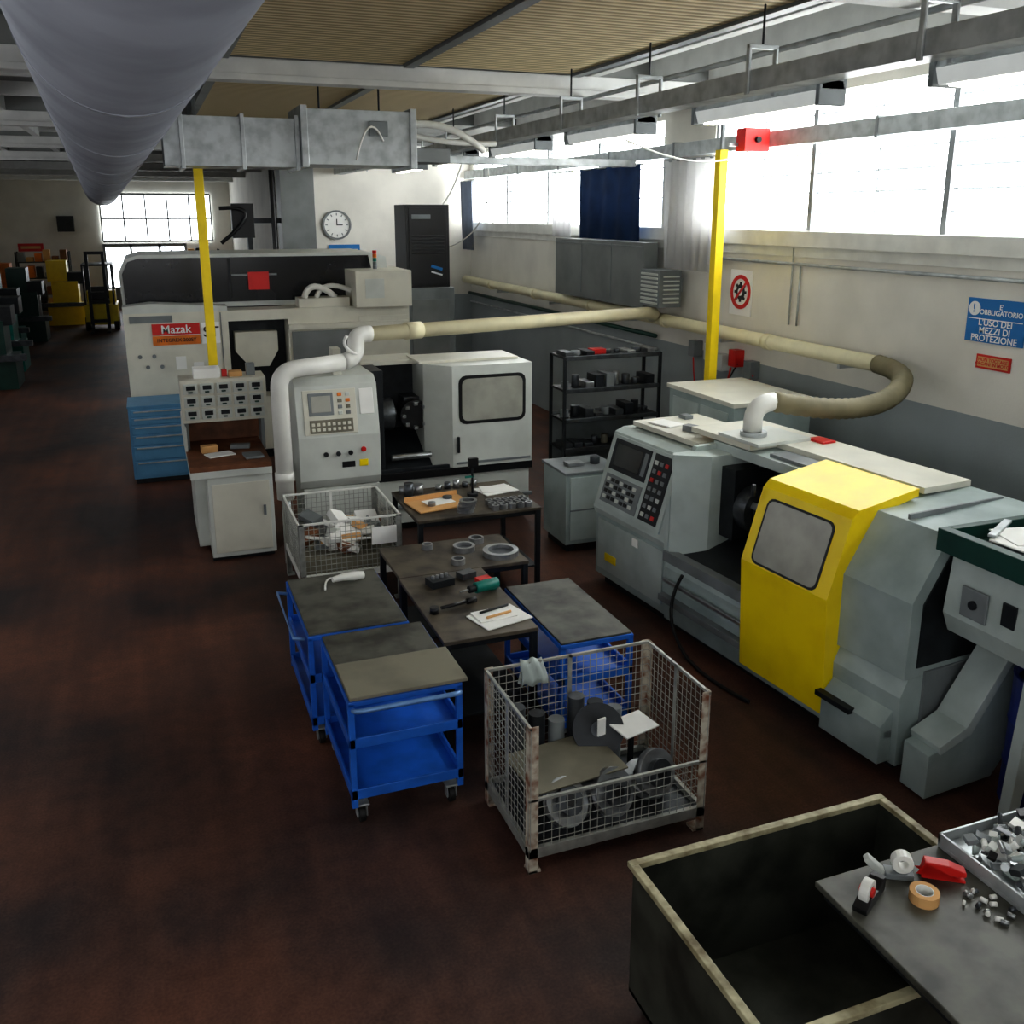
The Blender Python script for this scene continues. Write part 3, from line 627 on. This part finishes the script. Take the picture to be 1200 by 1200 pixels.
o = B('no_touching_sign', bev=0); cy, cz = 10.45, 2.81
o.box(7.185, 7.198, cy-.24, cy+.24, cz-.3, cz+.28, 'swhite').ring((7.175, cy, cz), 'x', .22, .17, .012, 'red', 36)
o.cyl((7.184, cy, cz), (7.178, cy, cz), .1, 'black', 10).cyl((7.178, cy, cz), (7.174, cy, cz), .05, 'swhite', 16)
for k in range(8): o.cbox((7.18, cy+.11*math.cos(k*.785), cz+.11*math.sin(k*.785)), (.01, .035, .035), 'black', rx=k*.785)
o.cbox((7.174, cy, cz), (.006, .4, .035), 'red', rx=-.785); o.done()

# ------------------------------------------------------------------ metal rack
o = B('metal_storage_rack')
x0_, x1_, y0_, y1_ = 4.95, 6.35, 11.0, 11.45
for x in (x0_, x1_):
    for y in (y0_, y1_): o.box(x-.02, x+.02, y-.02, y+.02, 0, 2.0, 'dark')
o.box(x0_, x1_, y1_, y1_+.01, .3, 1.2, 'mgrey')
for z in (.3, .75, 1.15, 1.55, 1.98):
    o.box(x0_, x1_, y0_, y1_, z-.015, z+.015, 'dark').box(x0_, x1_, y0_-.02, y0_, z-.03, z+.03, 'iron')
    for k in range(9):
        x = x0_+.09+k*.15; hh = random.uniform(.04, .18 if z < 1.9 else .06); m = random.choice(['iron', 'steel', 'dark', 'board', 'iron', 'mgrey', 'dark'])
        if random.random() < .5: o.cyl((x, y0_+.2, z+.015), (x, y0_+.2, z+.015+hh), random.uniform(.04, .07), m, 14)
        else: o.box(x-.06, x+.06, y0_+.05, y0_+.35, z+.015, z+.015+hh, m)
o.cbox((5.5, 11.2, 2.03), (.2, .15, .07), 'red')
o.done()
o = B('metal_side_cabinet')
o.box(4.22, 4.9, 9.3, 9.95, .1, .93, 'mgreen').box(4.2, 4.92, 9.28, 9.97, .93, .96, 'mgrey').box(4.26, 4.36, 9.35, 9.9, 0, .1, 'dark').box(4.76, 4.86, 9.35, 9.9, 0, .1, 'dark')
o.box(4.27, 4.85, 9.285, 9.3, .15, .9, 'mgrl').box(4.27, 4.85, 9.28, 9.29, .5, .52, 'mgrey').box(4.75, 4.8, 9.26, 9.285, .6, .75, 'dark')
o.cbox((4.45, 9.6, .982), (.2, .15, .04), 'steel').cyl((4.72, 9.6, .96), (4.72, 9.6, 1.04), .06, 'iron', 16)
o.done()

# ------------------------------------------------------------------ carts and tables
def castor(o, x, y, z=.0):
    o.cyl((x-.02, y, .055), (x+.02, y, .055), .055, 'rubber', 18).cyl((x-.022, y, .055), (x+.022, y, .055), .025, 'galv', 12)
    o.box(x-.035, x-.026, y-.03, y+.03, .04, .13, 'galv').box(x+.026, x+.035, y-.03, y+.03, .04, .13, 'galv').box(x-.045, x+.045, y-.045, y+.045, .125, .14, 'galv')
def cart(name, x0, x1, y0, y1, h, handle=True, frame='blue', top='top', shelves=(.18, .52)):
    o = B(name); t = .02
    for x in (x0+t, x1-t):
        for y in (y0+t, y1-t): o.box(x-t, x+t, y-t, y+t, .14, h-.03, frame)
    o.box(x0, x1, y0, y1, h-.05, h-.015, frame); o.box(x0+.01, x1-.01, y0+.01, y1-.01, h-.015, h, top)
    for s in shelves: o.box(x0+.01, x1-.01, y0+.01, y1-.01, s, s+.02, frame).box(x0, x1, y0, y0+.02, s, s+.07, frame).box(x0, x1, y1-.02, y1, s, s+.07, frame).box(x0, x0+.02, y0, y1, s, s+.07, frame).box(x1-.02, x1, y0, y1, s, s+.07, frame)
    for x in (x0+.07, x1-.07):
        for y in (y0+.07, y1-.07): castor(o, x, y)
    if handle:
        o.tube([Vector((x0+.03, y0, h-.07))]+arc((x0+.03, y0-.03, h-.06), (x0+.03, y0-.1, h-.03), (x0+.1, y0-.1, h-.03), 4)+arc((x1-.1, y0-.1, h-.03), (x1-.03, y0-.1, h-.03), (x1-.03, y0-.03, h-.06), 4)+[Vector((x1-.03, y0, h-.07))], .016, 'lblue', 8)
    return o
o = cart('blue_trolley', .92, 1.66, 5.22, 6.2, .9, shelves=(.2, .56)); o.box(.93, 1.69, 5.2, 5.68, .9, .925, 'board'); o.done()
o = cart('blue_trolley', .84, 1.58, 6.24, 7.36, .9, False)
o.tube([(.84, 7.3, .8), (.76, 7.3, .82), (.76, 6.4, .82), (.84, 6.4, .8)], .014, 'lblue', 8); o.done()
cart('blue_trolley', 2.5, 3.08, 5.56, 6.7, .85, False).done()
def table(name, x0, x1, y0, y1, h, top, leg='dark', bx=None):
    o = B(name); bx = x0+.03 if bx is None else bx
    for (x, y) in ((x0+.03, y0+.03), (x1-.03, y0+.03), (bx, y1-.03), (x1-.03, y1-.03)): o.box(x-.025, x+.025, y-.025, y+.025, 0, h-.03, leg)
    o.box(x0, x1, y0, y1, h-.03, h, top).box(x0+.03, x1-.03, y0+.03, y1-.03, h-.08, h-.03, leg)
    if bx == x0+.03: o.box(x0+.03, x1-.03, y0+.03, y1-.03, .25, .27, leg)
    return o
table('steel_work_table', 1.74, 2.9, 7.15, 7.92, .86, 'top2').done()
table('steel_work_table', 1.72, 2.44, 5.82, 7.1, .88, 'top2').done()
table('steel_work_table', 2.25, 3.55, 8.42, 9.5, .9, 'top2').done()

def item(name, bev=.003): return B(name, bev=bev)
e = .001
o = item('metal_ring_parts', 0)
for (x, y, r) in ((2.72, 7.38, .16), (2.45, 7.6, .1), (2.3, 7.3, .06), (2.62, 7.76, .07), (2.15, 7.75, .05)):
    z = .86+e; o.ring((x, y, z), 'z', r, r*.72, .05, 'steel'); o.cyl((x, y, z), (x, y, z+.02), r*.7, 'iron', 24)
o.done()
o = item('machined_sleeve_parts', 0)
for i in range(5):
    for j in range(3):
        x, y = 3.08+i*.09, 8.5+j*.1; o.ring((x, y, .9+e), 'z', .04, .022, .05, 'steel', 14)
o.done()
o = item('metal_ring_parts', 0)
for k in range(4): o.ring((2.78+.01*k, 8.56, .9+e+.03*k), 'z', .09, .06, .028, 'steel')
o.done()
o = item('machined_cylinder_parts', 0)
o.cyl((2.38, 9.25, .9+e), (2.38, 9.25, 1.05), .05, 'iron', 18).cyl((2.5, 9.34, .9+e), (2.5, 9.34, 1.0), .06, 'steel', 18).cyl((2.35, 9.4, .9+e), (2.35, 9.4, .97), .04, 'steel', 18)
for k in range(5): o.cyl((2.75+.1*k, 9.4, .9+e), (2.75+.1*k, 9.4, .95+.02*(k % 3)), .035, ['steel', 'iron'][k % 2], 14)
o.done()
o = item('bench_inspection_stand', .002)
o.cyl((3.02, 9.05, .9+e), (3.02, 9.05, .93), .06, 'dark', 18).cyl((3.02, 9.05, .93), (3.02, 9.05, 1.25), .012, 'dark', 10).cbox((3.02, 9.02, 1.27), (.1, .06, .1), 'black').box(2.94, 3.04, 9.04, 9.06, 1.1, 1.12, 'teal')
o.done()
o = item('cardboard_tray')
o.cbox((2.6, 8.88, .912), (.6, .42, .015), 'card', .15).cbox((2.57, 9.08, .935), (.6, .012, .05), 'card', .15).cbox((2.6, 8.9, .924), (.3, .2, .008), 'paper', .2)
o.cyl((2.5, 8.8, .92), (2.5, 8.8, .96), .04, 'steel', 16).cyl((2.72, 8.98, .92), (2.72, 8.98, .95), .05, 'iron', 16)
o.done()
o = item('paper_sheets')
o.cbox((3.32, 9.15, .906), (.4, .3, .01), 'paper', .2).cbox((3.32, 9.15, .916), (.34, .24, .008), 'paper', -.15).done()
o = item('clipboard_with_papers')
o.cbox((2.23, 6.08, .886), (.4, .3, .01), 'paper', .25).cbox((2.2, 6.12, .896), (.3, .2, .008), 'paper', .1).cyl((2.1, 6.15, .91), (2.35, 6.22, .91), .01, 'dark', 8).cyl((2.12, 6.05, .91), (2.33, 6.1, .91), .01, 'card', 8)
o.done()
o = item('power_drill')
o.cyl((2.2, 6.55, .94), (2.4, 6.6, .94), .045, 'teal', 14).cyl((2.14, 6.535, .94), (2.2, 6.55, .94), .03, 'dark', 12).cbox((2.36, 6.66, .905), (.06, .14, .045), 'teal', .2).cyl((2.06, 6.515, .94), (2.14, 6.535, .94), .008, 'steel', 8).cbox((2.34, 6.76, .906), (.12, .08, .05), 'red', .2)
o.done()
o = item('torque_wrench', 0)
o.cyl((1.86, 6.35, .905), (2.08, 6.4, .905), .014, 'black', 10).cyl((1.8, 6.33, .882), (1.8, 6.33, .93), .035, 'black', 14).cyl((2.08, 6.4, .905), (2.16, 6.42, .905), .022, 'black', 10)
o.done()
o = item('small_tool_box'); o.cbox((2.0, 6.85, .912), (.2, .14, .06), 'dark', .2)
for k in range(4): o.cyl((1.94+.04*k, 6.84+.01*k, .93), (1.94+.04*k, 6.84+.01*k, .97), .014, 'steel', 8)
o.cbox((2.25, 6.93, .907), (.14, .1, .05), 'iron', .3).done()
o = item('barcode_scanner')
o.tube([(1.18, 7.12, .94), (1.27, 7.15, .94), (1.36, 7.13, .945), (1.44, 7.14, .94)], .03, 'pvc', 10, True, lambda i: (.022, .03, .038, .03)[i]).tube(arc((1.1, 7.0, .912), (1.15, 7.35, .912), (1.25, 7.15, .92), 8), .009, 'pvc', 6)
o.done()
def mesh_side(o, p0, p1, z0_, z1_, st=.05, r=.0028, m='wire'):
    p0, p1 = Vector(p0), Vector(p1); L = (p1-p0).length; n = int(L/st)
    for i in range(n+1):
        q = p0+(p1-p0)*i/n; o.tube([(q.x, q.y, z0_), (q.x, q.y, z1_)], r, m, 4, False)
    k = int((z1_-z0_)/st)
    for j in range(k+1):
        z = z0_+(z1_-z0_)*j/k; o.tube([(p0.x, p0.y, z), (p1.x, p1.y, z)], r, m, 4, False)
def basket(name, x0, x1, y0, y1, zb, zt, front, post='rust', rail='wire', st=.05, rr_=.0028):
    root = bpy.data.objects.new(name, None); col.objects.link(root)
    o = B(name+'_frame', bev=.003); t = .06
    for (x, sx) in ((x0, 1), (x1, -1)):
        for (y, sy) in ((y0, 1), (y1, -1)):
            o.box(min(x, x+sx*t), max(x, x+sx*t), min(y, y+sy*.006), max(y, y+sy*.006), 0, zt, post)
            o.box(min(x, x+sx*.006), max(x, x+sx*.006), min(y, y+sy*t), max(y, y+sy*t), 0, zt, post)
            o.box(min(x, x+sx*.08), max(x, x+sx*.08), min(y, y+sy*.08), max(y, y+sy*.08), 0, .02, post)
    o.box(x0, x1, y0, y0+.03, zb, zb+.07, rail).box(x0, x1, y1-.03, y1, zb, zb+.07, rail).box(x0, x0+.03, y0, y1, zb, zb+.07, rail).box(x1-.03, x1, y0, y1, zb, zb+.07, rail)
    o.box(x0+.02, x1-.02, y0+.02, y1-.02, zb+.02, zb+.035, 'iron')
    z = zt-.025
    o.box(x0, x0+.02, y0, y1, z, z+.02, rail).box(x1-.02, x1, y0, y1, z, z+.02, rail).box(x0, x1, y1-.02, y1, z, z+.02, rail)
    o.box(x0, x1, y0, y0+.02, front-.02, front, rail)
    o.box((x0+x1)/2-.015, (x0+x1)/2+.015, y1-.02, y1-.01, zb, zt, rail)
    o.box(x0+.01, x0+.02, (y0+y1)/2-.015, (y0+y1)/2+.015, zb, zt, rail).box(x1-.02, x1-.01, (y0+y1)/2-.015, (y0+y1)/2+.015, zb, zt, rail)
    o.done(root)
    w = B(name+'_mesh', bev=0)
    mesh_side(w, (x0+.01, y0, 0), (x0+.01, y1, 0), zb+.05, zt-.02, st, rr_); mesh_side(w, (x1-.01, y0, 0), (x1-.01, y1, 0), zb+.05, zt-.02, st, rr_)
    mesh_side(w, (x0, y1-.01, 0), (x1, y1-.01, 0), zb+.05, zt-.02, st, rr_); mesh_side(w, (x0, y0+.01, 0), (x1, y0+.01, 0), zb+.05, front-.01, st, rr_)
    w.done(root)
    return root
bk = basket('wire_mesh_pallet_box', 1.8, 3.0, 4.42, 5.2, .1, .97, .5)
ck = basket('wire_mesh_crate', 1.14, 2.16, 8.72, 9.82, .3, .9, .9, 'wire', 'pvc', .05, .0035)
o = item('machined_flange_parts', .002)
for (x, y, z, tilt) in ((2.2, 4.75, .16, .2), (2.45, 4.9, .16, -.3), (2.75, 4.75, .2, .3), (2.74, 4.64, .34, 1.2), (2.42, 4.6, .3, 1.1), (2.1, 4.6, .3, .9)):
    a = Vector((math.sin(tilt)*.3, -math.sin(tilt), math.cos(tilt))).normalized()
    p = Vector((x, y, z)); o.cyl(p, p+a*.05, .15, 'steel', 28); o.cyl(p+a*.05, p+a*.09, .09, 'iron', 24); o.cyl(p+a*.09, p+a*.092, .04, 'black', 16)
a = Vector((-.25, -.75, .5)).normalized(); p = Vector((2.5, 4.95, .52)); o.cyl(p, p+a*.03, .17, 'dark', 32); o.cyl(p+a*.03, p+a*.035, .05, 'iron', 20)
for k in range(6): o.cyl((1.98+.14*k, 5.08, .14), (1.98+.14*k, 5.08, .72-.07*(k % 3)), .055, ['iron', 'dark', 'mgrey'][k % 3], 16)
o.cbox((2.2, 4.8, .44), (.66, .44, .01), 'board', .1, rx=.05)
o.cbox((2.72, 4.88, .55), (.28, .2, .01), 'paper', .25, rx=.1).cbox((2.46, 4.82, .62), (.06, .01, .12), 'paper', .2).cbox((2.72, 4.9, .4), (.03, .03, .3), 'dark')
o.done(bk)
o = item('cleaning_cloth', 0); n = 10
V = []
for j in range(9):
    row = []
    for i in range(n+1):
        wd = .15+.01*abs(j-4)
        x = 2.05+wd*i/n+.008*math.sin(j*1.3)
        if j < 4: y, z = 5.165+.01*math.sin(i*1.4+j*.5), .985-.045*(4-j)
        elif j == 4: y, z = 5.19, .985
        else: y, z = 5.22+.008*math.sin(i*1.6+j), .985-.045*(j-4)
        row.append(o.bm.verts.new((x, y, z+.01*math.sin(i*1.1+j*.4))))
    V.append(row)
for j in range(8):
    for i in range(n): o.face([V[j][i], V[j][i+1], V[j+1][i+1], V[j+1][i]], 'mgrl', True)
ob = o.done(bk); ob.modifiers.new('s', 'SOLIDIFY').thickness = .006
o = item('crate_contents'); o.box(1.2, 2.1, 8.8, 9.76, .335, .5, 'board')
for k in range(34):
    x, y = random.uniform(1.28, 2.02), random.uniform(8.85, 9.65); o.cbox((x, y, .5+random.uniform(.03, .2)), (random.uniform(.1, .3), random.uniform(.1, .25), random.uniform(.02, .1)), random.choice(['paper', 'paper', 'card', 'mgrey', 'mlight', 'paper', 'wood']), random.uniform(0, 3), random.uniform(-.4, .4), random.uniform(-.4, .4))
o.box(1.85, 2.1, 8.69, 8.7, .62, .8, 'paper')
o.done(ck)

# ------------------------------------------------------------------ open bin bottom right
o = B('open_metal_bin', bev=.004)
x0, x1, y0, y1, zt = 1.9, 3.36, 2.3, 3.36, .8
o.box(x0, x1, y0, y1, .1, .13, 'bing')
for (a, b, c_, e_) in ((x0, x1, y1-.01, y1), (x0, x1, y0, y0+.01), (x0, x0+.01, y0, y1), (x1-.01, x1, y0, y1)): o.box(a, b, c_, e_, .1, zt, 'bing')
for (a, b, c_, e_) in ((x0-.02, x1+.02, y1-.02, y1+.02), (x0-.02, x1+.02, y0-.02, y0+.02), (x0-.02, x0+.02, y0+.02, y1-.02), (x1-.02, x1+.02, y0+.02, y1-.02)): o.box(a, b, c_, e_, zt, zt+.03, 'olive')
for x in (x0+.1, x1-.1):
    for y in (y0+.1, y1-.1): o.box(x-.05, x+.05, y-.05, y+.05, 0, .1, 'bing')
o.done()
bz = 1.001
o = table('packing_bench', 2.47, 4.7, 1.4, 2.78, 1.0, 'top', 'dark', bx=3.45); o.done()
o = B('assorted_small_parts_tray', bev=.002)
X0, X1, Y0, Y1 = 3.14, 4.4, 2.3, 2.77
o.box(X0, X1, Y0, Y1, bz, bz+.02, 'galv')
for (a, b, c_, e_) in ((X0, X1, Y1-.012, Y1), (X0, X1, Y0, Y0+.012), (X0, X0+.012, Y0, Y1), (X1-.012, X1, Y0, Y1)): o.box(a, b, c_, e_, bz+.02, bz+.07, 'galv')
for k in range(300):
    x, y, z = random.uniform(X0+.06, X1-.06), random.uniform(Y0+.06, Y1-.06), bz+.03+random.uniform(0, .08)
    m = random.choice(['pvc', 'steel', 'paper', 'mgrl', 'mlight', 'black', 'mgrey', 'steel', 'mgrey', 'galv', 'iron', 'red' if k % 3 == 0 else 'pvc'])
    if random.random() < .4: o.cyl((x, y, z), (x+random.uniform(-.05, .05), y+random.uniform(-.05, .05), z+random.uniform(-.01, .04)), random.uniform(.008, .025), m, 10)
    else: o.cbox((x, y, z), (random.uniform(.03, .09), random.uniform(.02, .06), random.uniform(.01, .04)), m, random.uniform(0, 3), random.uniform(-.6, .6), random.uniform(-.6, .6))
o.done()
o = B('tape_dispenser', (2.6, 2.6, bz), .5, bev=.004)
o.prism([(-.1, 0), (-.11, .03), (-.05, .05), (.03, .045), (.08, .07), (.11, .07), (.11, 0)], 'y', -.03, .03, 'black').ring((-.03, -.02, .07), 'y', .05, .025, .04, 'pvc', 24).cyl((-.03, -.03, .07), (-.03, .03, .07), .02, 'red', 14)
o.done()
o = B('adhesive_tape_roll', (2.82, 2.52, bz), 0, bev=0); o.ring((0, 0, 0), 'z', .06, .036, .045, 'card', 28).ring((0, 0, 0), 'z', .037, .034, .046, 'pvc', 28); o.done()
o = B('stapler', (3.0, 2.6, bz), -.6, bev=.004); o.prism([(-.09, 0), (-.09, .02), (-.08, .08), (.02, .075), (.09, .05), (.09, .03), (-.05, .02), (.09, .012), (.09, 0)], 'y', -.025, .025, 'red'); o.done()
o = B('packing_tape_gun', (2.8, 2.69, bz), 2.6, bev=.004)
o.box(-.09, .03, -.03, .03, 0, .03, 'mgrey').prism([(.03, 0), (.03, .03), (.1, .09), (.12, .07), (.06, 0)], 'y', -.02, .02, 'mlight').ring((-.04, -.025, .075), 'y', .045, .02, .05, 'pvc', 20); o.done()
o = B('loose_screws_and_fittings', bev=0)
for k in range(16):
    x, y = random.uniform(2.95, 3.1), random.uniform(2.3, 2.5); o.cyl((x, y, bz+.011), (x+random.uniform(-.03, .03), y+random.uniform(-.03, .03), bz+.012), .01, random.choice(['steel', 'pvc', 'iron']), 8)
o.done()

# ------------------------------------------------------------------ far background
o = B('forklift', (-1.55, 34.5, 0))
o.box(-.45, .55, -.3, 1.3, .2, .85, 'yellow').box(-.4, .5, .6, 1.35, .75, 1.25, 'yellow').box(-.3, .3, .2, .6, .75, 1.0, 'black').box(-.3, .3, .55, .65, 1.0, 1.4, 'black')
for x in (-.42, .46):
    for y in (-.2, 1.2): o.box(x-.03, x+.03, y-.03, y+.03, .75, 2.15, 'dark')
o.box(-.45, .5, -.25, 1.25, 2.12, 2.18, 'dark')
for x in (-.25, .25): o.box(x-.05, x+.05, -.55, -.45, .05, 2.6, 'dark').box(x-.06, x+.06, -1.5, -.55, .05, .1, 'dark')
for z in (.3, 1.2, 2.5): o.box(-.25, .25, -.53, -.47, z, z+.1, 'dark')
for x in (-.48, .4):
    for y in (-.1, 1.0): o.cyl((x, y, .22), (x+.16, y, .22), .22, 'rubber', 18)
o.done()
def old_machine(x, y, m, s=1):
    o = B('milling_machine', (x, y, 0)); o.box(-.5*s, .5*s, -.6, .6, 0, .7, m).box(-.35*s, .35*s, -.5, .5, .7, 1.5, m).box(-.45*s, .1, -.3, .5, 1.5, 2.2, m).box(.1, .5*s, -.4, .3, 1.4, 1.8, 'dark').cyl((.3, -.1, .75), (.3, -.1, 1.4), .1, 'steel', 14).box(-.7*s, .7*s, -.8, -.55, .65, .78, 'iron').cyl((-.5*s, -.2, 1.0), (-.7*s, -.2, 1.0), .18, 'iron', 16)
    o.done()
old_machine(-3.45, 23.8, 'dgreen', 1.15); old_machine(-3.6, 26.4, 'teal', 1.2); old_machine(-3.9, 29.4, 'teal', 1.1); old_machine(-3.5, 32.4, 'dgreen'); old_machine(-2.7, 37, 'yellow', 1.2); old_machine(-4.3, 35.5, 'orange', 1.2)
for (x, y) in ((-3.6, 40.2), (1.9, 40.6)):
    o = B('storage_shelving', (x, y, 0))
    for a in (-.9, .9):
        for b in (-.3, .3): o.box(a-.03, a+.03, b-.03, b+.03, 0, 2.4, 'dark')
    for z in (.2, .8, 1.4, 2.0):
        o.box(-.9, .9, -.3, .3, z, z+.04, 'dark')
        for k in range(6):
            hh = random.uniform(.15, .45); o.box(-.85+.29*k, -.62+.29*k, -.25, .2, z+.04, z+.04+hh, random.choice(['orange', 'dark', 'card', 'mgrey', 'wood', 'dark']))
    o.done()
o = B('wall_speaker'); o.box(-3.1, -2.5, 41.6, 41.99, 3.1, 3.7, 'black').box(-3.05, -2.55, 41.58, 41.6, 3.15, 3.65, 'dark').done()
o = B('wall_notice_sign'); o.box(-4.6, -3.7, 41.95, 41.99, 2.35, 2.65, 'red').box(-4.5, -3.8, 41.94, 41.95, 2.45, 2.55, 'card').done()

# ------------------------------------------------------------------ world, camera
w = bpy.data.worlds.new('World'); scene.world = w; w.use_nodes = True
w.node_tree.nodes['Background'].inputs[0].default_value = (.8, .88, 1, 1); w.node_tree.nodes['Background'].inputs[1].default_value = 1.0
cam = bpy.data.cameras.new('camera'); co = bpy.data.objects.new('camera', cam); col.objects.link(co); scene.camera = co
th = math.atan(435/math.hypot(1100, 280)); ph = math.atan(280/1100)
s, c = math.sin(th), math.cos(th); sp, cp = math.sin(ph), math.cos(ph)
R = Vector((c, -s, 0)); F = Vector((s*cp, c*cp, -sp)); U = Vector((s*sp, c*sp, cp))
m3 = Matrix((R, U, -F)).transposed()
co.matrix_world = Matrix.Translation((0, 0, 3.8)) @ m3.to_4x4()
cam.sensor_width = 36; cam.lens = 36*1100/1200; cam.shift_y = -70/1200; cam.clip_end = 200; cam.clip_start = .05
scene.view_settings.view_transform = 'Standard'; scene.view_settings.exposure = 0.0
for lk in ('Medium High Contrast', 'Standard - Medium High Contrast'):
    try: scene.view_settings.look = lk; break
    except Exception: pass
